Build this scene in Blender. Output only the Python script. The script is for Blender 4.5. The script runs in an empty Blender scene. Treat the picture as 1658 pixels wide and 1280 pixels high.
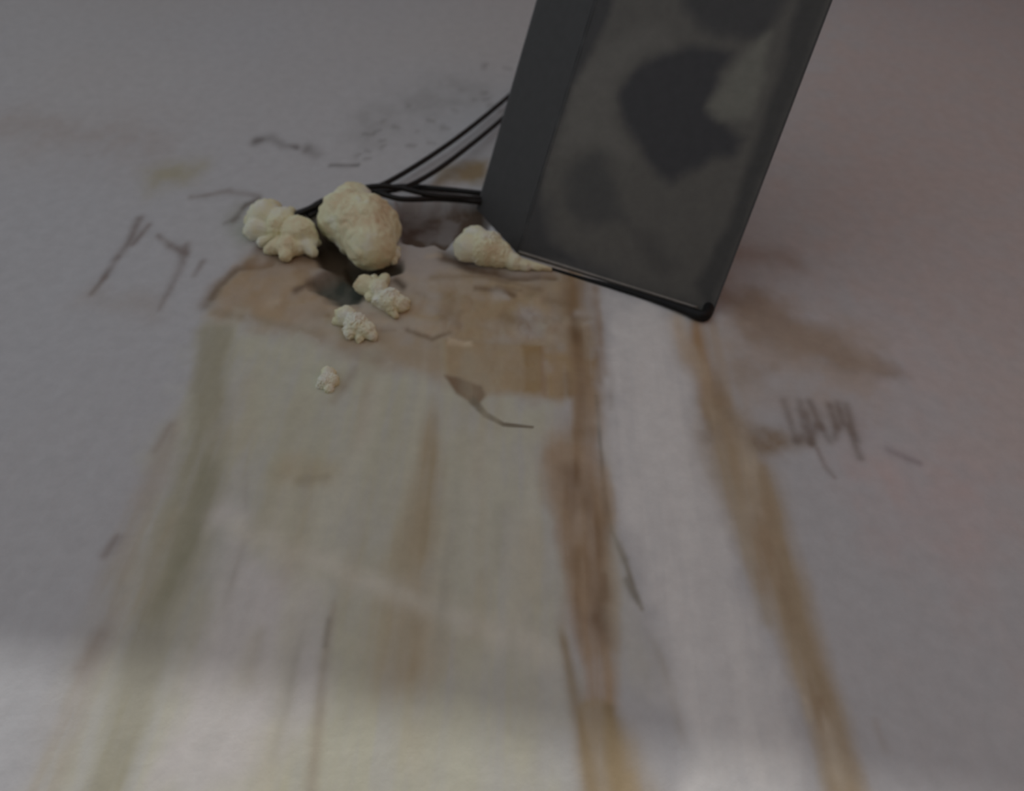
import bpy, bmesh, math, random
import numpy as np
from mathutils import Vector, Matrix, noise as mnoise

# ------------------------------------------------------------------ camera
W, H, F = 1658.0, 1280.0, 1400.0          # frame and focal length in pixels
CAM = Vector((0.0, -0.60, 1.55))           # hand-held, 0.6 m from the wall
PITCH, ROLL = math.radians(46.0), math.radians(2.6)
scene = bpy.context.scene
col = scene.collection
ROT = Matrix.Rotation(PITCH + math.pi / 2, 3, 'X') @ Matrix.Rotation(ROLL, 3, 'Z')
cd = bpy.data.cameras.new('camera')
cd.sensor_fit = 'HORIZONTAL'
cd.sensor_width = 36.0
cd.lens = 36.0 * F / W
cd.clip_start = 0.01
cd.dof.use_dof = True
cd.dof.focus_distance = 0.72
cd.dof.aperture_fstop = 4.0
cam = bpy.data.objects.new('camera', cd)
cam.matrix_world = Matrix.Translation(CAM) @ ROT.to_4x4()
col.objects.link(cam)
scene.camera = cam

# ------------------------------------------------------------------ light
world = bpy.data.worlds.new('overcast_sky')
scene.world = world
world.use_nodes = True
bg = world.node_tree.nodes['Background']
bg.inputs['Color'].default_value = (0.915, 0.975, 1.055, 1)
bg.inputs['Strength'].default_value = 1.0
sd = bpy.data.lights.new('sun', 'SUN')
sd.energy = 2.5
sd.angle = math.radians(0.9)
sd.color = (1.0, 0.99, 0.97)
sun = bpy.data.objects.new('sun', sd)
SUN_AZ, SUN_EL = math.radians(20), math.radians(50)      # from the front, a little left
sdir = Vector((-math.sin(SUN_AZ) * math.cos(SUN_EL), -math.cos(SUN_AZ) * math.cos(SUN_EL), math.sin(SUN_EL)))
sun.rotation_euler = sdir.to_track_quat('Z', 'Y').to_euler()
sun.location = (0, -3, 5)
col.objects.link(sun)
scene.view_settings.view_transform = 'Standard'
scene.view_settings.look = 'None'
scene.view_settings.gamma = 1.0
scene.view_settings.use_curve_mapping = False
scene.view_settings.exposure = -1.2

# ------------------------------------------------------------------ helpers
def ray(px, py):
    return (ROT @ Vector((px - W / 2, H / 2 - py, -F))).normalized()

def P(px, py, off=0.0):
    """the point on the plane standing off metres in front of the wall (wall plane y = 0)"""
    d = ray(px, py)
    return CAM + d * ((-off - CAM.y) / d.y)

FWD = ROT @ Vector((0, 0, -1))
def mpp(p):
    """metres that one pixel covers at point p"""
    return (p - CAM).dot(FWD) / F

def lin(c):
    c = np.asarray(c, float) / 255.0
    return np.where(c <= 0.04045, c / 12.92, ((c + 0.055) / 1.055) ** 2.4)

REF = 0.30
def alb(r, g, b):
    return np.clip(lin((r, g, b)) / REF, 0.004, 0.9)

def tag(o, label=None, cat=None, group=None, kind=None):
    for k, v in (('label', label), ('category', cat), ('group', group), ('kind', kind)):
        if v: o[k] = v
    return o

def link(name, me, mat=None, parent=None):
    o = bpy.data.objects.new(name, me)
    col.objects.link(o)
    if mat: me.materials.append(mat)
    if parent: o.parent = parent
    return o

def smooth(me):
    me.polygons.foreach_set('use_smooth', [True] * len(me.polygons))

# value noise on arrays
_rng = np.random.RandomState(7)
_T = _rng.rand(256, 256)
def vnoise(x, y):
    xi = np.floor(x).astype(int); yi = np.floor(y).astype(int)
    fx = x - xi; fy = y - yi
    fx = fx * fx * (3 - 2 * fx); fy = fy * fy * (3 - 2 * fy)
    a = _T[xi % 256, yi % 256]; b = _T[(xi + 1) % 256, yi % 256]
    c = _T[xi % 256, (yi + 1) % 256]; d = _T[(xi + 1) % 256, (yi + 1) % 256]
    return (a * (1 - fx) + b * fx) * (1 - fy) + (c * (1 - fx) + d * fx) * fy
def fbm(x, y, o=4):
    s = 0; a = 0.5; t = 0
    for k in range(o):
        s = s + a * vnoise(x * 2 ** k + 17.3 * k, y * 2 ** k + 5.1 * k); t += a; a *= 0.5
    return s / t
def sstep(a, b, x):
    t = np.clip((x - a) / (b - a), 0, 1)
    return t * t * (3 - 2 * t)

# ------------------------------------------------------------------ materials
def base_mat(name):
    m = bpy.data.materials.new(name); m.use_nodes = True
    return m, m.node_tree.nodes, m.node_tree.links, m.node_tree.nodes['Principled BSDF']

def noise_node(N, L, scale, detail=4, rough=0.55, vec=None):
    n = N.new('ShaderNodeTexNoise')
    n.inputs['Scale'].default_value = scale
    n.inputs['Detail'].default_value = detail
    n.inputs['Roughness'].default_value = rough
    if vec is not None: L.new(vec, n.inputs['Vector'])
    return n

def mix_mul(N, L, a, b, fac=1.0):
    m = N.new('ShaderNodeMix'); m.data_type = 'RGBA'; m.blend_type = 'MULTIPLY'
    m.inputs[0].default_value = fac
    L.new(a, m.inputs[6]); L.new(b, m.inputs[7])
    return m.outputs[2]

def ramp(N, L, fac, stops):
    r = N.new('ShaderNodeValToRGB')
    e = r.color_ramp.elements
    while len(e) < len(stops): e.new(0.5)
    for i, (p, c) in enumerate(stops):
        e[i].position = p; e[i].color = (*c, 1)
    L.new(fac, r.inputs['Fac'])
    return r.outputs['Color']

def bump(N, L, bsdf, height, strength, dist):
    b = N.new('ShaderNodeBump')
    b.inputs['Strength'].default_value = strength
    b.inputs['Distance'].default_value = dist
    L.new(height, b.inputs['Height']); L.new(b.outputs['Normal'], bsdf.inputs['Normal'])

def painted(name, rough, lo, hi, nscale, bscale, bstr, bdist, attr='paint', spec=0.25):
    """paint whose colour comes from a stored colour attribute, broken up by fine noise"""
    m, N, L, B = base_mat(name)
    a = N.new('ShaderNodeAttribute'); a.attribute_name = attr
    tc = N.new('ShaderNodeTexCoord')
    n = noise_node(N, L, nscale, 5, 0.6, tc.outputs['Object'])
    c = ramp(N, L, n.outputs['Fac'], [(0.3, (lo,) * 3), (0.7, (hi,) * 3)])
    L.new(mix_mul(N, L, a.outputs['Color'], c), B.inputs['Base Color'])
    B.inputs['Roughness'].default_value = rough
    B.inputs['Specular IOR Level'].default_value = spec
    nb = noise_node(N, L, bscale, 4, 0.6, tc.outputs['Object'])
    bump(N, L, B, nb.outputs['Fac'], bstr, bdist)
    return m

def plain(name, c0, c1, nscale, rough, bscale, bstr, bdist, spec=0.3):
    m, N, L, B = base_mat(name)
    tc = N.new('ShaderNodeTexCoord')
    n = noise_node(N, L, nscale, 5, 0.6, tc.outputs['Object'])
    L.new(ramp(N, L, n.outputs['Fac'], [(0.3, tuple(c0)), (0.7, tuple(c1))]), B.inputs['Base Color'])
    B.inputs['Roughness'].default_value = rough
    B.inputs['Specular IOR Level'].default_value = spec
    nb = noise_node(N, L, bscale, 4, 0.6, tc.outputs['Object'])
    bump(N, L, B, nb.outputs['Fac'], bstr, bdist)
    return m

M_wall = painted('stained_painted_plaster', 0.75, 0.95, 1.05, 60, 140, 0.25, 0.002)
M_beam = painted('mottled_grey_metal_paint', 0.55, 0.93, 1.07, 90, 200, 0.06, 0.001, spec=0.35)
M_lip = plain('bare_metal_edge', alb(70, 68, 64), alb(90, 86, 80), 80, 0.5, 200, 0.1, 0.001, 0.5)
M_black = plain('black_rubber', (0.006, 0.006, 0.006), (0.012, 0.012, 0.011), 80, 0.55, 200, 0.2, 0.001, 0.3)
M_cable = plain('black_cable_sheath', (0.007, 0.006, 0.005), (0.014, 0.012, 0.010), 60, 0.45, 300, 0.05, 0.0005, 0.4)
M_shade_canopy = plain('pale_shade_canopy', (0.50, 0.48, 0.47), (0.56, 0.54, 0.52), 3, 0.8, 60, 0.1, 0.002)
M_bounce_wall = plain('pinkish_bounce_wall', (0.78, 0.43, 0.32), (0.86, 0.51, 0.39), 4, 0.85, 80, 0.3, 0.003)
M_ground = plain('grey_concrete', (0.10, 0.10, 0.095), (0.14, 0.135, 0.13), 4, 0.85, 90, 0.3, 0.003)

# ------------------------------------------------------------------ setting
def box_mesh(name, x0, x1, y0, y1, z0, z1):
    bm = bmesh.new()
    v = [bm.verts.new((x, y, z)) for x in (x0, x1) for y in (y0, y1) for z in (z0, z1)]
    for f in ((0, 1, 3, 2), (4, 6, 7, 5), (0, 4, 5, 1), (2, 3, 7, 6), (0, 2, 6, 4), (1, 5, 7, 3)):
        bm.faces.new([v[i] for i in f])
    bmesh.ops.recalc_face_normals(bm, faces=bm.faces)
    me = bpy.data.meshes.new(name); bm.to_mesh(me); bm.free()
    return me

TOP = 3.55
tag(link('floor', box_mesh('floor', -3.0, 1.5, -4.0, 0.25, -0.1, 0.0), M_ground),
    'grey concrete ground below the stained wall, out of view', 'floor', kind='structure')
tag(link('bounce_wall', box_mesh('bounce_wall', 1.20, 1.40, -3.6, 0.0, 0.0, TOP), M_bounce_wall),  # added out of view: blocks sky on the right and bounces pink
    'unseen pinkish wall added on the right to block sky and bounce warm light', 'wall', kind='structure')
# added unseen canopy slab: its front edge is set to throw the soft shade line across the lower wall
SLEFT, SRIGHT = P(200, 1085), P(1400, 1275)
def edge_at(p):
    k = (TOP - p.z) / sdir.z
    return p + sdir * k
E1, E2 = edge_at(SLEFT), edge_at(SRIGHT)
def edge_y(x):
    return E1.y + (E2.y - E1.y) * (x - E1.x) / (E2.x - E1.x)
bm = bmesh.new()
q = [(-3.0, 0.2), (1.55, 0.2), (1.55, edge_y(1.55)), (-3.0, edge_y(-3.0))]
lo = [bm.verts.new((x, y, TOP)) for x, y in q]; hi = [bm.verts.new((x, y, TOP + 0.12)) for x, y in q]
bm.faces.new(lo); bm.faces.new(hi)
for i in range(4): bm.faces.new((lo[i], lo[(i + 1) % 4], hi[(i + 1) % 4], hi[i]))
bmesh.ops.recalc_face_normals(bm, faces=bm.faces)
me = bpy.data.meshes.new('shade_canopy'); bm.to_mesh(me); bm.free()
tag(link('shade_canopy', me, M_shade_canopy), 'unseen pale canopy slab added above to shade the stained wall', 'shade_canopy', kind='structure')

# ------------------------------------------------------------------ the stained wall
NX, NY = 860, 740
pys = np.linspace(1400, -120, NY)
rows_z = np.array([P(W / 2, p).z for p in pys])
rows_h = np.array([max(abs(P(-150, p).x), abs(P(W + 150, p).x)) for p in pys])
s = np.linspace(-1, 1, NX)
X = s[None, :] * rows_h[:, None]
Z = np.repeat(rows_z[:, None], NX, 1)
# coarse surround so that the wall carries on outside the frame
X = np.concatenate([np.full((NY, 1), -3.0), X, np.full((NY, 1), 1.30)], 1)
Z = np.concatenate([Z[:, :1], Z, Z[:, :1]], 1)
X = np.concatenate([X[:1], X, X[-1:]], 0)
Z = np.concatenate([np.zeros((1, NX + 2)), Z, np.full((1, NX + 2), TOP)], 0)
SH = X.shape
x, z = X.ravel(), Z.ravel()

def squash(w3):
    """strokes high on the wall were drawn by eye from below: how far the wall is foreshortened there"""
    c = sum((q for q in w3), Vector()) / len(w3)
    v = (c - CAM).normalized()
    return max(0.25, math.sqrt(1 - v.z * v.z))

class Paint:
    """stains brushed onto the wall in wall metres"""
    def __init__(s):
        s.A = np.tile(alb(118, 118, 118), (len(x), 1))
        s.D = np.zeros(len(x))            # relief, metres, positive = proud of the wall
    def box(s, pts, pad):
        lo = np.min(pts, 0) - pad; hi = np.max(pts, 0) + pad
        return np.nonzero((x > lo[0]) & (x < hi[0]) & (z > lo[1]) & (z < hi[1]))[0]
    def put(s, idx, a, c, mul):
        if c is None: return
        c = np.asarray(c)
        t = s.A[idx]
        tgt = t * c if mul else c
        s.A[idx] = t + (tgt - t) * a[:, None]
    def brk(s, idx, k, streak):
        """breaks a mask up: streaky down the wall or cloudy"""
        if k <= 0: return 1.0
        if streak: n = 0.6 * fbm(x[idx] * 110, z[idx] * 7, 3) + 0.4 * fbm(x[idx] * 45, z[idx] * 22, 3)
        else: n = fbm(x[idx] * 45, z[idx] * 32, 4)
        return np.clip(1 - k + k * sstep(0.3, 0.65, n) * 1.25, 0, 1.2)
    def stroke(s, pts, c, a=1.0, soft=0.6, k=0.4, streak=True, mul=False, h=0.0, fade=(0, 0)):
        """pts: (px, py, width px).  soft: share of the half width that is feathered"""
        w3 = [P(q[0], q[1]) for q in pts]
        p2 = np.array([(q.x, q.z) for q in w3]); r = np.array([(0.72 if soft > .65 else .5) * q[2] * mpp(w) for q, w in zip(pts, w3)])
        idx = s.box(p2, r.max() * 5)
        if not len(idx): return
        rho = squash(w3)
        p2[:, 1] *= rho
        wob = (fbm(x[idx] * 30, z[idx] * 12, 3) - 0.5); wo2 = (fbm(x[idx] * 34 + 40, z[idx] * 24, 3) - 0.5)
        X0 = x[idx] + wob * np.mean(r) * 0.9; Z0 = z[idx] * rho + wo2 * np.mean(r) * 0.9
        best = np.full(len(idx), 9.0); tt = np.zeros(len(idx))
        n = len(pts) - 1
        for i in range(n):
            a0, b0 = p2[i], p2[i + 1]; d = b0 - a0
            t = np.clip(((X0 - a0[0]) * d[0] + (Z0 - a0[1]) * d[1]) / (d @ d + 1e-12), 0, 1)
            dist = np.hypot(X0 - a0[0] - t * d[0], Z0 - a0[1] - t * d[1]) / (r[i] + (r[i + 1] - r[i]) * t)
            m = dist < best
            best[m] = dist[m]; tt[m] = (i + t[m]) / n
        m = np.exp(-1.5 * best * best) if soft > .65 else 1 - sstep(1 - soft, 1 + soft * 0.8, best)
        if fade[0]: m = m * sstep(0, fade[0], tt)
        if fade[1]: m = m * (1 - sstep(1 - fade[1], 1, tt))
        s.put(idx, np.clip(m * a * s.brk(idx, k, streak), 0, 1), c, mul)
        if h: s.D[idx] += h * m
    def poly(s, pts, c, a=1.0, soft=20, k=0.4, streak=False, mul=False, h=0.0, rough=0.0, sets=False):
        w3 = [P(*q) for q in pts]
        p2 = np.array([(q.x, q.z) for q in w3])
        sp = soft * np.mean([mpp(w) for w in w3])
        idx = s.box(p2, sp * 4)
        if not len(idx): return
        rho = squash(w3)
        p2[:, 1] *= rho
        X0 = x[idx] + (fbm(x[idx] * 40, z[idx] * 28, 3) - 0.5) * sp * 1.6
        Z0 = z[idx] * rho + (fbm(x[idx] * 40 + 9, z[idx] * 28, 3) - 0.5) * sp * 1.6
        dist = np.full(len(idx), 9.0); ins = np.zeros(len(idx), bool)
        for i in range(len(p2)):
            a0, b0 = p2[i], p2[(i + 1) % len(p2)]; d = b0 - a0
            t = np.clip(((X0 - a0[0]) * d[0] + (Z0 - a0[1]) * d[1]) / (d @ d + 1e-12), 0, 1)
            dist = np.minimum(dist, np.hypot(X0 - a0[0] - t * d[0], Z0 - a0[1] - t * d[1]))
            if abs(d[1]) > 1e-9:
                ins ^= ((a0[1] > Z0) != (b0[1] > Z0)) & (X0 < d[0] * (Z0 - a0[1]) / d[1] + a0[0])
        sd_ = np.where(ins, dist, -dist)
        m = sstep(-sp, sp, sd_)
        s.put(idx, np.clip(m * a * s.brk(idx, k, streak), 0, 1), c, mul)
        if h: s.D[idx] += h * m
        if rough: s.D[idx] += rough * m * (fbm(x[idx] * 70, z[idx] * 50, 4) - 0.5) * 2

pt = Paint()
S, G = pt.stroke, pt.poly
# broad clouds of discolouration in the old paint
cl = fbm(x * 3.2 + 4, z * 2.2, 3)
pt.A *= (1 + 0.05 * (cl - 0.5))[:, None]
warm = fbm(x * 2.4 + 11, z * 1.8 + 3, 3) - 0.5
pt.A *= np.stack([1 + 0.06 * warm, 1 + 0 * warm, 1 - 0.08 * warm], 1)
OLIVE = alb(123, 119, 101); BROWN = alb(98, 80, 60); TAN = alb(118, 104, 84); DARK = alb(60, 50, 40)
GREY = alb(84, 82, 82); RUST = alb(112, 88, 58); GREEN = alb(42, 44, 38)

# warm bounce light on the right, painted in as a patchy pink tint
G([(1380, -150), (1900, -150), (1900, 900), (1560, 900), (1400, 720), (1330, 420), (1300, 150)], (1.07, .955, .91), .9, 110, .3, False, True)
G([(1330, 700), (1640, 760), (1600, 940), (1420, 900)], (1.05, .96, .95), .7, 60, .4, False, True)
# olive wash running down below the foam
G([(345, 505), (520, 545), (700, 590), (905, 640), (925, 760), (915, 1290), (640, 1400), (180, 1400), (60, 1290), (180, 1000), (300, 640)], alb(125, 124, 108), .72, 55, .4, True)
G([(400, 560), (700, 640), (700, 1000), (560, 1290), (420, 1290), (430, 900)], alb(122, 121, 106), .5, 60, .5, True)
G([(380, 880), (520, 960), (520, 1150), (400, 1290), (230, 1290), (310, 1050)], alb(133, 130, 128), .8, 40, .2, True)
# left streaks
S([(345, 540, 50), (338, 700, 74), (298, 860, 92), (250, 1010, 88), (208, 1150, 76), (160, 1300, 84)], alb(103, 100, 85), .8, .6, .25)
S([(348, 700, 30), (312, 880, 44), (258, 1060, 44)], alb(94, 92, 76), .7, .8, .3, fade=(.3, .3))
S([(300, 640, 18), (240, 800, 40), (160, 1030, 60), (60, 1290, 60)], alb(112, 106, 97), .6, .9, .6, fade=(.15, 0))
S([(275, 690, 14), (250, 730, 16)], alb(96, 88, 80), .5, .9, .3)
S([(190, 870, 16), (172, 895, 16)], alb(84, 76, 72), .55, .9, .3)
S([(160, 1030, 26), (130, 1080, 34)], alb(98, 90, 82), .6, .9, .3)
S([(400, 720, 12), (395, 880, 14), (350, 1020, 14)], alb(108, 105, 100), .6, .9, .4, fade=(.3, .3))
S([(545, 960, 12), (520, 1110, 16), (500, 1290, 22)], alb(108, 102, 90), .7, .9, .3, fade=(.1, 0))
S([(533, 1005, 10), (528, 1045, 10)], alb(84, 80, 72), .5, .9, .2)
S([(700, 620, 20), (690, 760, 36), (668, 920, 66), (668, 1060, 96), (680, 1150, 90)], alb(114, 104, 85), .95, .8, .3, fade=(.15, .2))
S([(706, 640, 14), (684, 930, 20)], alb(104, 95, 76), .5, .9, .4, fade=(.2, .2))
S([(600, 600, 18), (570, 760, 22)], alb(112, 104, 88), .5, .9, .4, fade=(.2, .4))
S([(470, 760, 40), (530, 770, 36)], alb(116, 106, 80), .7, .9, .4, False)
S([(480, 780, 14), (530, 775, 14)], alb(92, 84, 64), .5, .9, .3, False)
S([(845, 860, 60), (850, 1280, 70)], alb(120, 118, 106), .35, .9, .4)
S([(430, 1150, 60), (430, 1280, 60)], alb(128, 124, 106), .4, .9, .4, fade=(.3, 0))
# pale scuff across the streaks
S([(355, 835, 46), (380, 845, 40)], alb(134, 131, 126), .7, .9, .1, False)
S([(385, 858, 34), (520, 910, 34), (700, 985, 32), (890, 1060, 40)], alb(137, 134, 124), .65, .9, .1, False)
# brown soaked plaster under the foam
G([(335, 510), (350, 460), (400, 425), (520, 430), (640, 440), (740, 420), (930, 450), (960, 560), (900, 640), (720, 612), (540, 560), (400, 525)], alb(112, 101, 83), .85, 22, .25)
G([(370, 440), (500, 430), (560, 500), (480, 530), (350, 500)], alb(110, 94, 74), .7, 24, .3)
G([(650, 400), (720, 395), (725, 440), (640, 450)], alb(112, 106, 100), .8, 12, .2)
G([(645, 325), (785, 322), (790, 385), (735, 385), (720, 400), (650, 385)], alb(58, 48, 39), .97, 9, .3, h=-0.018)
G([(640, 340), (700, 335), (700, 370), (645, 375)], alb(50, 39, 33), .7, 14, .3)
G([(715, 270), (790, 255), (790, 300), (700, 300)], alb(90, 78, 56), .75, 12, .2)
G([(748, 262), (790, 258), (790, 290), (740, 300)], alb(92, 76, 50), .5, 10, .2)
G([(555, 495), (600, 510), (690, 500), (740, 540), (690, 552), (640, 530)], alb(124, 114, 98), .5, 12, .5, rough=.003)
# smeared mortar patch and its runs
G([(720, 460), (860, 450), (900, 520), (880, 560), (730, 550)], alb(112, 98, 76), .8, 14, .4, rough=.002)
G([(715, 552), (880, 560), (880, 636), (775, 640), (720, 605)], alb(112, 99, 78), .92, 7, .2, h=.0025, rough=.001)
G([(845, 560), (878, 562), (878, 636), (850, 634)], alb(100, 82, 54), .75, 6, .3)
G([(880, 570), (965, 580), (960, 640), (884, 640)], alb(112, 96, 70), .8, 8, .5, True)
G([(715, 470), (738, 470), (738, 520), (712, 520)], alb(98, 82, 58), .6, 10, .2)
G([(725, 548), (765, 552), (765, 562), (725, 560)], alb(136, 124, 104), .7, 5, .2)
S([(660, 535, 8), (700, 550, 8), (728, 538, 8)], alb(80, 68, 54), .75, .7, .2, False)
S([(770, 466, 8), (800, 468, 9), (832, 478, 8)], alb(76, 62, 46), .8, .7, .2, False)
S([(700, 450, 9), (780, 446, 7), (880, 470, 6)], alb(96, 84, 68), .7, .7, .2, False)
G([(840, 500), (880, 490), (905, 520), (880, 548), (835, 545)], alb(120, 118, 116), .7, 14, .4, rough=.002)
S([(875, 520, 16), (890, 545, 12)], alb(130, 125, 112), .7, .8, .2, False)
S([(560, 560, 30), (600, 585, 30)], alb(98, 86, 70), .6, .9, .3, False)
S([(575, 600, 14), (540, 650, 14)], alb(100, 92, 78), .6, .9, .3, False)
# torn edge of the old plaster skin on the left of the hole, then painted shade around the foam
S([(335, 492, 18), (352, 462, 16), (385, 434, 12), (440, 428, 8)], alb(78, 68, 56), .8, .8, .3, False, h=-.002)
S([(345, 505, 14), (430, 522, 14), (520, 545, 14)], alb(98, 88, 72), .5, .9, .3, False)
S([(420, 425, 46), (500, 425, 40)], alb(94, 76, 54), .75, .9, .2, False)
S([(480, 470, 12), (520, 445, 12), (560, 425, 12)], alb(62, 50, 40), .8, .8, .2, False)
G([(512, 452), (545, 438), (590, 430), (600, 455), (582, 485), (548, 488), (510, 470)], alb(40, 43, 38), 1, 14, .15, h=-.014)
G([(540, 484), (590, 482), (585, 502), (545, 500)], alb(70, 68, 60), .6, 8, .3)
S([(505, 375, 24), (515, 400, 34), (545, 420, 30)], alb(48, 37, 25), .95, .8, .1, False, h=-.004)  # shade between and below the foam lumps, painted dark brown
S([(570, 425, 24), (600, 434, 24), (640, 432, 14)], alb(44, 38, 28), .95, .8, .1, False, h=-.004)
G([(497, 355), (520, 350), (545, 385), (575, 415), (600, 430), (560, 440), (520, 425), (500, 395)], alb(44, 35, 25), 1, 8, 0, h=-.010)  # the same crevice shade filled in solid, here and beneath the largest lump
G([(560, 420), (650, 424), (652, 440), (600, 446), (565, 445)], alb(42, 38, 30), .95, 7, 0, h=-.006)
S([(420, 402, 18), (440, 405, 12)], alb(64, 50, 36), .85, .8, .1, False)
S([(440, 416, 16), (500, 420, 14)], alb(74, 60, 44), .8, .8, .1, False)
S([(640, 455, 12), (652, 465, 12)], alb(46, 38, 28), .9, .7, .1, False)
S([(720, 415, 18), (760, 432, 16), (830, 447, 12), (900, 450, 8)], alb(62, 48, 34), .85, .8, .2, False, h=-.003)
S([(385, 345, 30), (395, 390, 26)], alb(96, 96, 86), .6, .9, .3, False)
S([(380, 356, 10), (398, 332, 10), (420, 322, 8)], alb(62, 56, 48), .7, .8, .3, False)
S([(310, 318, 8), (370, 310, 9), (420, 318, 8)], alb(84, 78, 74), .6, .9, .3, False)
S([(365, 360, 7), (385, 352, 8)], alb(74, 70, 66), .6, .9, .3, False)
# curled tail of peeled paint
G([(718, 606), (782, 628), (788, 640), (775, 655), (765, 655), (738, 636)], alb(84, 69, 53), 1, 4, .1)
S([(765, 650, 14), (785, 672, 10), (815, 687, 7), (862, 692, 5)], alb(76, 70, 58), .9, .6, .1, False)
# middle rust run
S([(900, 445, 40), (935, 470, 60), (950, 560, 40)], alb(100, 86, 68), .7, .8, .5)
S([(925, 445, 22), (935, 520, 26), (940, 590, 24), (950, 650, 30), (955, 690, 30)], alb(92, 75, 54), .85, .8, .45)
S([(933, 515, 14), (936, 550, 14)], alb(70, 54, 36), .8, .8, .2)
S([(965, 470, 14), (975, 540, 18), (985, 600, 14)], alb(98, 84, 70), .7, .8, .5)
S([(880, 460, 14), (905, 640, 16)], alb(110, 96, 78), .5, .8, .5)
S([(955, 650, 34), (945, 700, 30)], alb(100, 86, 66), .7, .8, .3)
S([(925, 735, 80), (930, 800, 86), (948, 900, 84), (960, 1000, 84), (965, 1060, 66), (965, 1130, 50)], alb(110, 95, 78), .95, .6, .35)
S([(945, 640, 40), (925, 720, 60), (925, 760, 70)], alb(112, 98, 80), .55, .9, .3)
G([(878, 725), (962, 715), (978, 860), (1002, 980), (1000, 1050), (950, 1065), (915, 960), (897, 850)], alb(108, 92, 74), .7, 11, .3, True)
S([(930, 770, 34), (942, 825, 38)], alb(72, 55, 38), .9, .9, .3)
S([(935, 830, 50), (955, 960, 50)], alb(98, 84, 68), .6, .9, .4)
S([(948, 930, 40), (970, 955, 40)], alb(80, 66, 52), .7, .9, .4, False)
S([(968, 1000, 44), (984, 1032, 40)], alb(76, 60, 45), .85, .9, .3, False)
S([(908, 1000, 10), (922, 1100, 18), (945, 1200, 30), (960, 1290, 30)], alb(94, 81, 60), .85, .8, .2, fade=(.15, 0))
S([(978, 1130, 18), (985, 1200, 26), (1000, 1290, 34)], alb(82, 68, 45), .95, .8, .15, fade=(.15, 0))
S([(945, 1130, 30), (985, 1220, 76), (1005, 1300, 90)], alb(108, 96, 75), .8, .8, .3, fade=(.1, 0))
S([(1010, 1240, 20), (1030, 1300, 30)], alb(112, 99, 76), .5, .8, .2, fade=(.3, 0))
# thin dry drips beside it
S([(965, 640, 6), (975, 760, 7), (990, 860, 7), (1010, 905, 9), (1030, 960, 9), (1040, 985, 7)], alb(84, 80, 73), .85, .7, .3)
S([(1015, 940, 14), (1035, 975, 10)], alb(72, 68, 62), .75, .8, .2)
S([(1000, 880, 14), (1010, 905, 12)], alb(84, 80, 74), .6, .8, .2)
S([(992, 610, 10), (990, 660, 10)], alb(92, 88, 82), .6, .8, .3)
S([(1030, 640, 30), (1045, 650, 20)], alb(104, 100, 98), .5, .9, .3, False)
S([(1050, 1010, 12), (1085, 1110, 16), (1110, 1220, 16)], alb(106, 103, 98), .6, .9, .3, fade=(.2, .2))
S([(975, 660, 14), (985, 850, 12), (1010, 1000, 60), (1060, 1180, 90)], alb(126, 124, 112), .4, .9, .3, fade=(.2, .2))
# clean lilac-white strip between the runs
G([(985, 480), (1095, 510), (1120, 640), (1180, 860), (1250, 1100), (1290, 1290), (1120, 1290), (1060, 1000), (1000, 820), (985, 640)], alb(141, 140, 137), .85, 34, .2, True)
# right rust run
S([(1095, 515, 26), (1120, 580, 30)], alb(122, 108, 88), .6, .9, .3)
S([(1128, 515, 16), (1134, 570, 22), (1142, 630, 24), (1150, 670, 24)], alb(104, 80, 50), .9, .8, .2)
S([(1150, 530, 40), (1175, 610, 60), (1180, 660, 60)], alb(112, 100, 84), .6, .9, .4)
S([(1148, 655, 24), (1175, 700, 60), (1230, 715, 40), (1300, 712, 20), (1370, 720, 10)], alb(94, 81, 64), .85, .8, .3, False, fade=(0, .5))
S([(1170, 690, 46), (1215, 712, 50), (1260, 705, 30)], alb(86, 74, 59), .85, .9, .4, False)
S([(1190, 740, 70), (1225, 830, 82), (1268, 950, 84), (1305, 1070, 78), (1340, 1170, 72), (1370, 1300, 74)], alb(113, 103, 87), .95, .6, .25)
S([(1150, 660, 40), (1185, 740, 64), (1215, 800, 70)], alb(110, 98, 80), .7, .9, .3)
S([(1235, 760, 30), (1255, 850, 36), (1285, 960, 40), (1315, 1060, 36), (1340, 1130, 30)], alb(104, 92, 74), .7, .9, .3)
S([(1170, 720, 14), (1200, 840, 14), (1240, 1000, 26), (1250, 1030, 16)], alb(112, 104, 90), .6, .9, .3, fade=(0, .3))
S([(1340, 1170, 60), (1365, 1300, 70)], alb(100, 90, 75), .6, .8, .5, False)
S([(1410, 1150, 14), (1440, 1230, 16)], alb(110, 106, 102), .5, .9, .3, fade=(.3, .3))
# brown wash right of the beam
G([(1165, 470), (1230, 480), (1330, 530), (1420, 585), (1440, 600), (1330, 600), (1220, 560), (1190, 510)], alb(84, 71, 58), .95, 26, .1)
S([(1420, 588, 22), (1490, 615, 14)], alb(100, 90, 84), .6, .9, .2, False, fade=(0, .5))
S([(1190, 405, 40), (1290, 425, 30)], alb(100, 88, 80), .5, .9, .3, False)
G([(1160, 460), (1420, 540), (1440, 660), (1250, 640), (1190, 620)], alb(112, 102, 92), .6, 40, .3)
S([(1200, 600, 40), (1250, 590, 20)], alb(98, 88, 78), .4, .9, .3, False)
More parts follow.
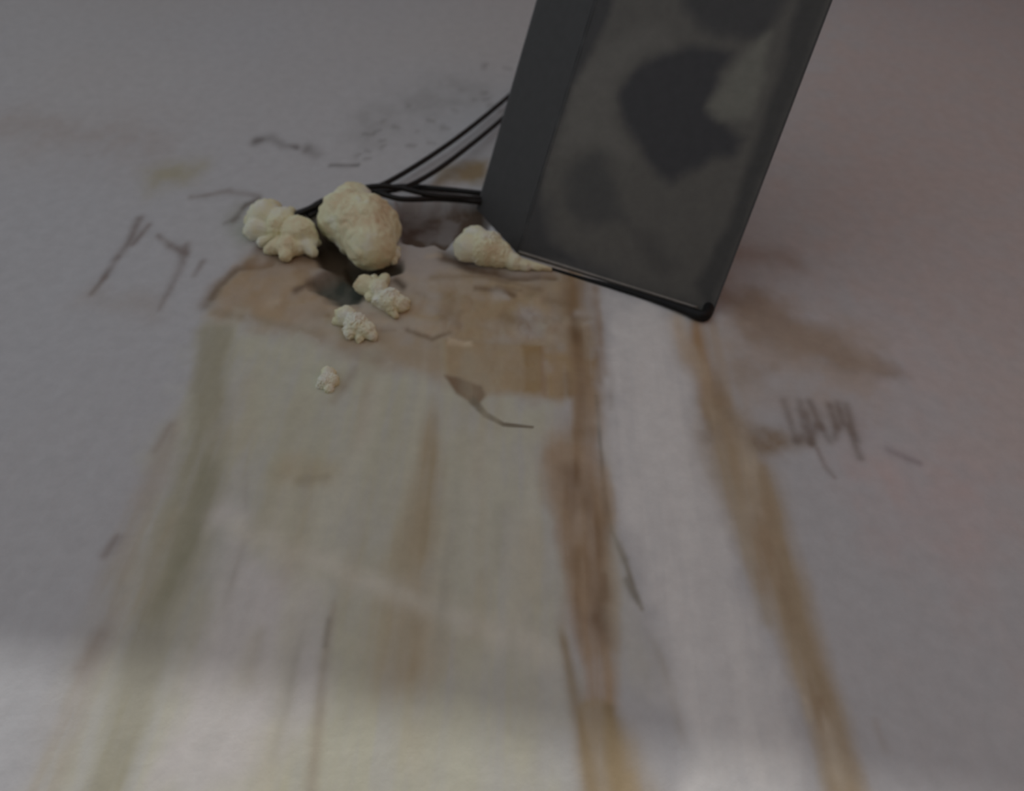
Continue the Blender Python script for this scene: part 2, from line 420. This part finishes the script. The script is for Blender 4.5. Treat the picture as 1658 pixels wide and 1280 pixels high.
# pencil scribble right of the rust run
PEN = alb(68, 60, 54)
for q in ([(1270, 650), (1280, 680), (1290, 712)], [(1296, 650), (1302, 690)], [(1312, 650), (1330, 690)],
          [(1306, 672), (1312, 714)], [(1312, 714), (1322, 690)], [(1330, 690), (1342, 712)], [(1345, 655), (1356, 690)],
          [(1358, 652), (1366, 684)], [(1372, 655), (1380, 690), (1390, 712)], [(1290, 712), (1300, 705)], [(1376, 690), (1394, 740)], [(1358, 690), (1352, 708)]):
    S([(a, b, 13) for a, b in q], PEN, .6, .9, .3, False)
S([(1322, 725, 8), (1335, 755, 10), (1350, 772, 8)], alb(88, 80, 76), .6, .9, .3, False)
S([(1440, 728, 14), (1490, 748, 10)], alb(90, 82, 84), .6, .9, .2, False)
S([(1280, 670, 60), (1375, 690, 60)], alb(98, 90, 84), .35, .9, .4, False)
# dark scratches on the left
SC = alb(84, 78, 75)
for q in ([(225, 355, 14), (205, 395, 14), (170, 450, 12)], [(240, 365, 10), (215, 395, 10)], [(255, 380, 8), (275, 400, 12), (300, 412, 12)],
          [(300, 400, 14), (290, 440, 14), (270, 480, 12), (262, 500, 8)], [(330, 425, 10), (318, 445, 10)], [(170, 450, 10), (150, 475, 10)]):
    S(q, SC, .75, .9, .4, False)
S([(415, 228, 14), (440, 222, 12), (460, 235, 10), (480, 238, 8)], alb(64, 60, 58), .7, .9, .4, False)
S([(495, 240, 14), (515, 250, 14)], alb(70, 66, 64), .6, .9, .4, False)
S([(535, 268, 6), (580, 266, 5)], alb(58, 56, 54), .7, .8, .2, False)
S([(260, 285, 46), (300, 278, 46)], alb(106, 102, 82), .7, .9, .3, False)
S([(150, 480, 40), (260, 500, 40)], alb(108, 103, 98), .4, .9, .3, False)
S([(0, 200, 60), (230, 235, 90)], alb(106, 99, 94), .4, .9, .4, False)
S([(600, 195, 60), (760, 150, 60)], alb(92, 92, 90), .4, .9, .5, False)
for i in range(26):                      # crumbs of dirt above the cables
    r_ = random.Random(i)
    a_ = r_.random()
    q = (540 + 270 * a_ + r_.uniform(-20, 20), 265 - 110 * a_ + r_.uniform(-55, 25))
    S([(q[0], q[1], r_.uniform(4, 9)), (q[0] + r_.uniform(4, 14), q[1] + r_.uniform(-4, 4), 4)], alb(74, 72, 70), .4, .9, .3, False)

def proj(p):
    q = ROT.transposed() @ (p - CAM)
    return W / 2 + F * q.x / -q.z, H / 2 - F * q.y / -q.z
def drip(px, py, py2, w, c, a, k=.4):
    """a run straight down the wall from (px, py) to about py2, widening a little"""
    p = P(px, py); e = P(px, py2)
    pts = [(*proj(Vector((p.x, 0, p.z + (e.z - p.z) * t))), w * (.6 + .7 * t)) for t in (0, .33, .66, 1)]
    S(pts, c, a, .9, k, True, fade=(.25, .3))
rd = random.Random(3)
for i in range(60):                      # faint runs through the olive wash
    py = rd.uniform(540, 1000)
    px = rd.uniform(350 - (py - 540) * .3, 900)
    drip(px, py, py + rd.uniform(120, 380), rd.uniform(14, 46), rd.choice([alb(112, 107, 92), alb(120, 118, 104), alb(134, 132, 122), alb(116, 108, 90), alb(108, 106, 96)]), rd.uniform(.12, .35))
for i in range(40):                      # runs inside the middle rust streak
    py = rd.uniform(450, 1000)
    px = 935 + (py - 450) * .05 + rd.gauss(0, 17)
    drip(px, py, py + rd.uniform(50, 160), rd.uniform(10, 26), rd.choice([alb(92, 76, 58), alb(84, 68, 50), alb(118, 106, 92), alb(104, 88, 68)]), rd.uniform(.25, .5))
for i in range(30):                      # and inside the right one
    py = rd.uniform(540, 1150)
    px = 1140 + max(0, py - 560) * .31 + rd.gauss(0, 16)
    drip(px, py, py + rd.uniform(50, 160), rd.uniform(12, 30), rd.choice([alb(98, 84, 66), alb(126, 118, 104), alb(106, 92, 74)]), rd.uniform(.25, .5))
for i in range(70):                      # crumbled, blotchy plaster around the hole
    px = rd.uniform(350, 960); py = 455 + (px - 350) * .1 + rd.gauss(0, 42)
    if py < 415 or (490 < px + 20 < 640 and py < 505): continue
    S([(px, py, rd.uniform(6, 22)), (px + rd.uniform(5, 40), py + rd.uniform(-6, 12), rd.uniform(5, 16))],
      rd.choice([alb(92, 80, 64), alb(126, 116, 100), alb(84, 70, 52), alb(116, 102, 80), alb(122, 118, 112)]), rd.uniform(.25, .6), .9, .4, False, h=rd.uniform(-.0012, .0016))
# shallow unevenness of hand-trowelled plaster
pt.D += 0.004 * (fbm(x * 5, z * 4, 2) - 0.5) + 0.0012 * (fbm(x * 28, z * 20, 3) - 0.5)
y = -pt.D
nv = len(x)
co = np.empty((nv, 3)); co[:, 0] = x; co[:, 1] = y; co[:, 2] = z
R_, C_ = SH
ii = np.arange(nv).reshape(SH)
quads = np.stack([ii[:-1, :-1], ii[:-1, 1:], ii[1:, 1:], ii[1:, :-1]], -1).reshape(-1, 4)
# the wall's back, so that it has thickness
loop = np.concatenate([ii[0, :], ii[1:, -1], ii[-1, -2::-1], ii[-2:0:-1, 0]])
bk = co[loop].copy(); bk[:, 1] = 0.22
bi = nv + np.arange(len(loop))
skirt = np.stack([loop, np.roll(loop, -1), np.roll(bi, -1), bi], -1)[:, ::-1]
co = np.concatenate([co, bk]); quads = np.concatenate([quads, skirt])
me = bpy.data.meshes.new('wall_back')
me.vertices.add(len(co)); me.vertices.foreach_set('co', co.ravel())
me.loops.add(quads.size); me.loops.foreach_set('vertex_index', quads.ravel())
me.polygons.add(len(quads)); me.polygons.foreach_set('loop_start', np.arange(0, quads.size, 4))
me.polygons.foreach_set('use_smooth', np.ones(len(quads), bool))
me.update(calc_edges=True)
ca = me.color_attributes.new('paint', 'FLOAT_COLOR', 'POINT')
A4 = np.ones((len(co), 4)); A4[:nv, :3] = pt.A; A4[nv:, :3] = alb(119, 117, 118)
ca.data.foreach_set('color', A4.ravel())
wall = tag(link('wall_back', me, M_wall), 'off-white plaster wall with brown and olive water stains running down', 'wall', kind='structure')

# ------------------------------------------------------------------ metal beam
A_, B_, C0 = P(838, 412), P(1150, 510), P(772, 340)
n1 = ray(772, 345).cross(ray(872, 0)); n2 = ray(1150, 505).cross(ray(1342, 0))
DIR = n1.cross(n2).normalized()
if DIR.y > 0: DIR = -DIR                     # outwards from the wall
LEN = 0.62
beam = bpy.data.objects.new('metal_bracket', None); col.objects.link(beam)
beam.location = (A_ + B_) / 2
tag(beam, 'dark grey mottled metal box bracket jutting out of the wall above the foam', 'bracket')
EU = B_ - A_; EV = C0 - A_
def bpnt(u, v, l):
    return A_ + EU * u + EV * v + DIR * l - beam.location
# blotches on the underside: polygons in pixels of the underside, turned into (u, l) of the beam
UN = EU.cross(DIR).normalized()
def under_uv(px, py):
    d = ray(px, py); p = CAM + d * ((A_ - CAM).dot(UN) / d.dot(UN))
    m = Matrix((EU, DIR, UN)).transposed()
    k = m.inverted() @ (p - A_)
    return k[0], k[1]
ub = EU.length
NU, NL = 150, 260
us = np.linspace(0, 1, NU); ls = np.linspace(0.0, LEN, NL)
UU, LL = np.meshgrid(us, ls)                 # NL x NU
uu, ll = UU.ravel() * ub, LL.ravel()
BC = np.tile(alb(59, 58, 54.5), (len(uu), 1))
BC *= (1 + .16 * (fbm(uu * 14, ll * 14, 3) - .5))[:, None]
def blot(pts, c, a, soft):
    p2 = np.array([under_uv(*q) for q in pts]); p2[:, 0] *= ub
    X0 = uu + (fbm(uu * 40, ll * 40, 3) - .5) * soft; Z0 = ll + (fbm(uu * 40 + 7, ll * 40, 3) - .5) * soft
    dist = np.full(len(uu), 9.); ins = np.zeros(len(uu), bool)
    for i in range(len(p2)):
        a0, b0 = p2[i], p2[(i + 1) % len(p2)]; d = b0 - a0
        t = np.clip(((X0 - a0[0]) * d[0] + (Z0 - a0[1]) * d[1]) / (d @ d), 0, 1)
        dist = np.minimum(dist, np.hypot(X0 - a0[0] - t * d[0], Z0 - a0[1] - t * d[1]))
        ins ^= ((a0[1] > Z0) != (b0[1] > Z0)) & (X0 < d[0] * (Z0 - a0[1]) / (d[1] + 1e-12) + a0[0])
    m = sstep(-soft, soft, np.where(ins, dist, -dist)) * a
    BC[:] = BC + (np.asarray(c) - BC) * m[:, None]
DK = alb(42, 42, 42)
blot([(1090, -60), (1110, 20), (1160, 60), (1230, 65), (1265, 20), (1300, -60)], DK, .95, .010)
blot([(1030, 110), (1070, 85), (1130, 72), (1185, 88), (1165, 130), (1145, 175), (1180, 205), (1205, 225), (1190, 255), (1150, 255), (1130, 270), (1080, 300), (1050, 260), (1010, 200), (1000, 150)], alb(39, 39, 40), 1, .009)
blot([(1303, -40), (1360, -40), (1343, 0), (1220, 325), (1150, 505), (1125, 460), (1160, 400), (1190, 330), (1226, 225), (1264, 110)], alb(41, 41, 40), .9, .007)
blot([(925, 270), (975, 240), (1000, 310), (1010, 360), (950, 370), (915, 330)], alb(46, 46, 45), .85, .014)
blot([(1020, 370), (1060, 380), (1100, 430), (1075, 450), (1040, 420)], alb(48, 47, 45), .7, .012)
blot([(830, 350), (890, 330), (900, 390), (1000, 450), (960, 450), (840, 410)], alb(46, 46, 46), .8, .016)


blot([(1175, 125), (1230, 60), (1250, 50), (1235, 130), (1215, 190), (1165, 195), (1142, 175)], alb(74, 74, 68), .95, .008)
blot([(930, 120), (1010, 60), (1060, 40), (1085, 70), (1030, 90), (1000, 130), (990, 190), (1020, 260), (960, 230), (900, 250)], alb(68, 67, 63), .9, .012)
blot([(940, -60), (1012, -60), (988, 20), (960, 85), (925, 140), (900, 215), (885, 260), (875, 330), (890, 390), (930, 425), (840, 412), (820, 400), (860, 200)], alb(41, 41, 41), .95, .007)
verts = []; cols = []; faces = []
def grid(fn, c, n0, n1_):
    o0 = len(verts)
    for i in range(n0):
        for j in range(n1_):
            verts.append(fn(i / (n0 - 1), j / (n1_ - 1)))
    for i in range(n0 - 1):
        for j in range(n1_ - 1):
            k = o0 + i * n1_ + j
            faces.append((k, k + 1, k + n1_ + 1, k + n1_))
    cols.extend(c)
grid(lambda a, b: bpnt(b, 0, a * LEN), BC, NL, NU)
bme = bpy.data.meshes.new('underside'); bme.from_pydata([tuple(v) for v in verts], [], faces)
bm = bmesh.new(); bm.from_mesh(bme)
# pressed plate: give it a 3 mm thickness above
geom = bmesh.ops.extrude_face_region(bm, geom=list(bm.faces))
nv2 = [g for g in geom['geom'] if isinstance(g, bmesh.types.BMVert)]
up = EV.normalized() * 0.003
bmesh.ops.translate(bm, verts=nv2, vec=up)
bmesh.ops.recalc_face_normals(bm, faces=bm.faces)
bm.verts.index_update()
bm.to_mesh(bme); bm.free()
def set_cols(me, c):
    a = me.color_attributes.new('paint', 'FLOAT_COLOR', 'POINT')
    d = np.ones((len(me.vertices), 4)); d[:, :3] = c
    a.data.foreach_set('color', d.ravel())
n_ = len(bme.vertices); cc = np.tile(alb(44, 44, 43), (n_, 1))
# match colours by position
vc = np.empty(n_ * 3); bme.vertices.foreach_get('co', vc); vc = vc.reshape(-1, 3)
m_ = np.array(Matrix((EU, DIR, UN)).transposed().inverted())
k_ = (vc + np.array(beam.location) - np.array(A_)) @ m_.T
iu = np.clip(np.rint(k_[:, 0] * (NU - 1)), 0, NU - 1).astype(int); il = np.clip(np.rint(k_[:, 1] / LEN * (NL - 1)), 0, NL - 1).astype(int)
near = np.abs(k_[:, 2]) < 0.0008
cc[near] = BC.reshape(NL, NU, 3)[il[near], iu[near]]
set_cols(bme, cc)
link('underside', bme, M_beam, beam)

def plate(name, corners, thick, mat, c, parent=beam):
    """a flat plate on four beam points with a thickness vector, bevelled"""
    bm = bmesh.new()
    lo = [bm.verts.new(p) for p in corners]; hi = [bm.verts.new(p + thick) for p in corners]
    bm.faces.new(lo); bm.faces.new(hi)
    for i in range(4): bm.faces.new((lo[i], lo[(i + 1) % 4], hi[(i + 1) % 4], hi[i]))
    bmesh.ops.recalc_face_normals(bm, faces=bm.faces)
    bmesh.ops.bevel(bm, geom=list(bm.edges), offset=min(0.0012, thick.length * .35), segments=2, affect='EDGES', profile=.5)
    me = bpy.data.meshes.new(name); bm.to_mesh(me); bm.free()
    if c is not None: set_cols(me, c)
    return link(name, me, mat, parent)
th = EU.normalized()
plate('side_plate', [bpnt(0, 0, 0), bpnt(0, 0, LEN), bpnt(0, 1, LEN), bpnt(0, 1, 0)], th * 0.003, M_beam, alb(39, 38.5, 38))
plate('side_plate', [bpnt(1, 0, 0), bpnt(1, 0, LEN), bpnt(1, 1, LEN), bpnt(1, 1, 0)], th * 0.003, M_beam, alb(44, 43, 42))
plate('top_plate', [bpnt(0, 1, 0), bpnt(1, 1, 0), bpnt(1, 1, LEN), bpnt(0, 1, LEN)], up, M_beam, alb(48, 48, 48))

def tube(name, pts, rad, mat, parent=None, seg=10, origin=None, sub=8):
    """a round tube through the points (Catmull-Rom); rad may be a list"""
    if not isinstance(rad, (list, tuple)): rad = [rad] * len(pts)
    P_ = [pts[0] * 2 - pts[1]] + list(pts) + [pts[-1] * 2 - pts[-2]]
    cs, rs = [], []
    for i in range(len(pts) - 1):
        p0, p1, p2, p3 = P_[i:i + 4]
        for k in range(sub):
            t = k / sub
            cs.append(0.5 * ((2 * p1) + (p2 - p0) * t + (2 * p0 - 5 * p1 + 4 * p2 - p3) * t * t + (3 * p1 - p0 - 3 * p2 + p3) * t ** 3))
            rs.append(rad[i] + (rad[i + 1] - rad[i]) * t)
    cs.append(pts[-1]); rs.append(rad[-1])
    o = origin if origin is not None else cs[0]
    bm = bmesh.new(); rings = []
    tn = (cs[1] - cs[0]).normalized()
    nrm = tn.orthogonal().normalized()
    for i, c in enumerate(cs):
        t2 = (cs[min(i + 1, len(cs) - 1)] - cs[max(i - 1, 0)]).normalized()
        nrm = (nrm - t2 * nrm.dot(t2)).normalized(); b = t2.cross(nrm)
        rings.append([bm.verts.new(c - o + (nrm * math.cos(2 * math.pi * k / seg) + b * math.sin(2 * math.pi * k / seg)) * rs[i]) for k in range(seg)])
    for r0, r1 in zip(rings, rings[1:]):
        for k in range(seg): bm.faces.new((r0[k], r0[(k + 1) % seg], r1[(k + 1) % seg], r1[k]))
    bm.faces.new(rings[0]); bm.faces.new(rings[-1])
    bmesh.ops.recalc_face_normals(bm, faces=bm.faces)
    me = bpy.data.meshes.new(name); bm.to_mesh(me); bm.free(); smooth(me)
    ob = link(name, me, mat, parent)
    if parent is None: ob.location = o
    return ob
bo = beam.location
# bare metal edge at the foot of the underside, black gasket under it, thick at the right corner
px1 = mpp(A_)
tube('metal_edge', [bpnt(u, -0.01, 0.004) + bo for u in (0.0, .25, .5, .75, .93)], [px1 * 2.2, px1 * 2.4, px1 * 2, px1 * 2.2, px1 * 2], M_lip, beam, 8, bo)
tube('rubber_gasket', [P(840, 418, .002), P(930, 446, .002), P(1000, 466, .003), P(1070, 488, .004), P(1105, 500, .005), P(1138, 511, .006), P(1147, 498, .006), P(1151, 468, .006)],
     [px1 * 1.5, px1 * 2.5, px1 * 4, px1 * 5, px1 * 6.5, px1 * 9, px1 * 8, px1 * 4], M_black, beam, 12, bo)

# ------------------------------------------------------------------ expanding foam lumps
mfoam, N, L, B = base_mat('yellowed_expanding_foam')
tc = N.new('ShaderNodeTexCoord')
n = noise_node(N, L, 16, 5, 0.6, tc.outputs['Object'])
L.new(ramp(N, L, n.outputs['Fac'], [(0.32, tuple(alb(132, 117, 94))), (0.5, tuple(alb(150, 140, 117))), (0.68, tuple(alb(158, 155, 137)))]), B.inputs['Base Color'])
B.inputs['Roughness'].default_value = 0.8
B.inputs['Specular IOR Level'].default_value = 0.15
nb = noise_node(N, L, 120, 4, 0.6, tc.outputs['Object'])
bump(N, L, B, nb.outputs['Fac'], 0.35, 0.003)

_bm = bmesh.new(); bmesh.ops.create_icosphere(_bm, subdivisions=6, radius=1.0)
_bm.verts.ensure_lookup_table()
ICO_V = np.array([v.co[:] for v in _bm.verts]); ICO_F = [[v.index for v in f.verts] for f in _bm.faces]; _bm.free()

def foam(label, lobes, seed, amp=0.10, blend=0.15):
    """lobes: (px, py, radius px, height of the centre off the wall in radii); one skin grown over their smooth union"""
    big = max(lobes, key=lambda q: q[2])
    c0 = P(big[0], big[1], 0.0)
    cen, rad = [], []
    for (px, py, r, k) in lobes:
        w = P(px, py); rr = r * mpp(w)
        cen.append(np.array(P(px, py, rr * k) - c0)); rad.append(rr)
    cen = np.array(cen); rad = np.array(rad); rm = rad.max(); kk = blend * np.median(rad)
    o_ = (cen * rad[:, None]).sum(0) / rad.sum(); 
    far = (np.linalg.norm(cen - o_, axis=1) + rad).max() * 1.15
    D_ = ICO_V
    def inside(t):
        p = o_ + D_ * t[:, None]
        acc = 0
        for c, r in zip(cen, rad): acc = acc + np.exp(-(np.linalg.norm(p - c, axis=1) - r) / kk)
        return -kk * np.log(acc + 1e-30) < 0
    best = np.full(len(D_), far * .05)
    for t in np.linspace(.05, 1, 70) * far:
        m = inside(np.full(len(D_), t)); best[m] = t
    lo = best.copy(); hi = best + far / 69
    for _ in range(8):
        mid = .5 * (lo + hi); m = inside(mid); lo[m] = mid[m]; hi[~m] = mid[~m]
    p = o_ + D_ * lo[:, None]
    f1 = 1.0 / rm
    dz = np.empty(len(p))
    for i, q in enumerate(p):
        v = Vector(q) * f1
        n1_ = mnoise.noise(v * 1.3 + Vector((seed * 3.1, seed, 0)))
        n2_ = mnoise.noise(v * 3.3 + Vector((seed, 0, seed * 2.3)))
        dz[i] = n1_ + .55 * (abs(n2_) * 2 - .6) + .12 * mnoise.noise(v * 9)
    p = p + D_ * (dz * rm * amp)[:, None]
    out = bpy.data.meshes.new('expanding_foam_lump')
    out.from_pydata(p.tolist(), [], ICO_F); smooth(out)
    o = link('expanding_foam_lump', out, mfoam)
    o.location = c0
    return tag(o, label, 'foam', 'dried expanding foam lumps on the wall')

foam('largest cream expanding foam lump, smooth and domed, over the left end of the cables',
     [(572, 330, 34, .8), (560, 352, 42, .8), (592, 362, 46, .8), (600, 395, 40, .7), (618, 372, 30, .6), (580, 385, 30, .6), (612, 410, 24, .5), (545, 360, 30, .5)], 1)
foam('ragged cream foam lump with drooping fingers, furthest left on the wall',
     [(428, 350, 26, .8), (416, 372, 20, .6), (455, 365, 28, .5), (484, 378, 28, .6), (498, 384, 20, .6), (466, 400, 18, .7), (462, 414, 11, .9), (446, 400, 13, .7), (436, 404, 9, .8), (500, 400, 12, .8), (506, 408, 9, .8), (482, 402, 13, .7), (440, 340, 18, .6), (410, 358, 14, .7), (424, 392, 9, .8), (402, 374, 9, .7), (512, 392, 8, .8), (470, 345, 10, .5)], 2, .13, .08)
foam('cream foam lump squeezed out under the lower left corner of the grey bracket',
     [(796, 392, 18, .9), (806, 402, 14, 1.1), (770, 388, 22, .8), (758, 400, 24, .8), (785, 402, 28, .7), (808, 412, 22, .6), (832, 424, 14, .6), (850, 430, 9, .7), (870, 432, 7, .7), (890, 436, 5, .7)], 3)
foam('jagged pale foam lump just right of the dark green hole',
     [(592, 462, 17, .7), (612, 470, 17, .7), (632, 486, 20, .7), (646, 492, 15, .7), (618, 486, 15, .6), (622, 452, 10, .6), (634, 500, 10, .8), (580, 460, 9, .6), (655, 488, 8, .8), (600, 480, 8, .9), (640, 510, 6, .9), (660, 496, 5, .9), (606, 450, 7, .8)], 4, .2, .07)
foam('small pale foam lump sitting below the jagged one',
     [(560, 512, 17, .7), (578, 526, 20, .6), (592, 534, 16, .6), (568, 536, 13, .6), (552, 506, 9, .6), (545, 520, 7, .8), (602, 544, 8, .8), (582, 548, 7, .7)], 5, .22, .09)
foam('tiny isolated foam dab lowest on the stained wall',
     [(532, 604, 12, .6), (526, 618, 13, .5), (538, 616, 12, .5), (533, 630, 8, .5), (520, 624, 7, .5)], 6, .18, .12)
foam('tiny foam nub at the lower right of the largest foam lump',
     [(640, 412, 9, .7), (637, 422, 7, .7), (643, 404, 6, .7)], 7)

# ------------------------------------------------------------------ cables
def cable(label, pts, r):
    ps = [P(*q) for q in pts]
    o = tube('cable', ps, r * mpp(ps[len(ps) // 2]), M_cable, None, 10, None, 10)
    return tag(o, label, 'cable', 'black cables between foam and bracket')
cable('upper of the two black cables rising from the foam to behind the bracket', [(470, 352, .004), (510, 334, .010), (560, 312, .012), (612, 302, .012), (680, 264, .012), (755, 212, .014), (830, 150, .012), (880, 100, .006), (910, 70, -.004)], 4.2)
cable('lower of the two black cables rising from the foam, closer to the rusty plaster', [(488, 346, .004), (530, 322, .010), (590, 312, .019), (645, 306, .019), (690, 286, .016), (745, 248, .016), (820, 186, .012), (880, 120, .006), (905, 90, -.004)], 4.2)
cable('topmost of the black cables running level from the foam into the bracket', [(480, 350, .003), (525, 326, .008), (590, 310, .005), (650, 302, .005), (715, 306, .005), (780, 313, .006), (830, 318, -.004)], 4.6)
cable('middle black cable of the level bundle between the foam and the bracket', [(478, 346, .003), (520, 330, .006), (590, 304, .032), (640, 303, .032), (700, 316, .024), (780, 322, .012), (830, 326, -.004)], 4.4)
cable('lowest black cable of the level bundle, sagging above the brown hole', [(500, 350, .003), (540, 330, .006), (600, 312, .025), (650, 322, .025), (715, 322, .017), (780, 327, .010), (830, 330, -.004)], 4.6)
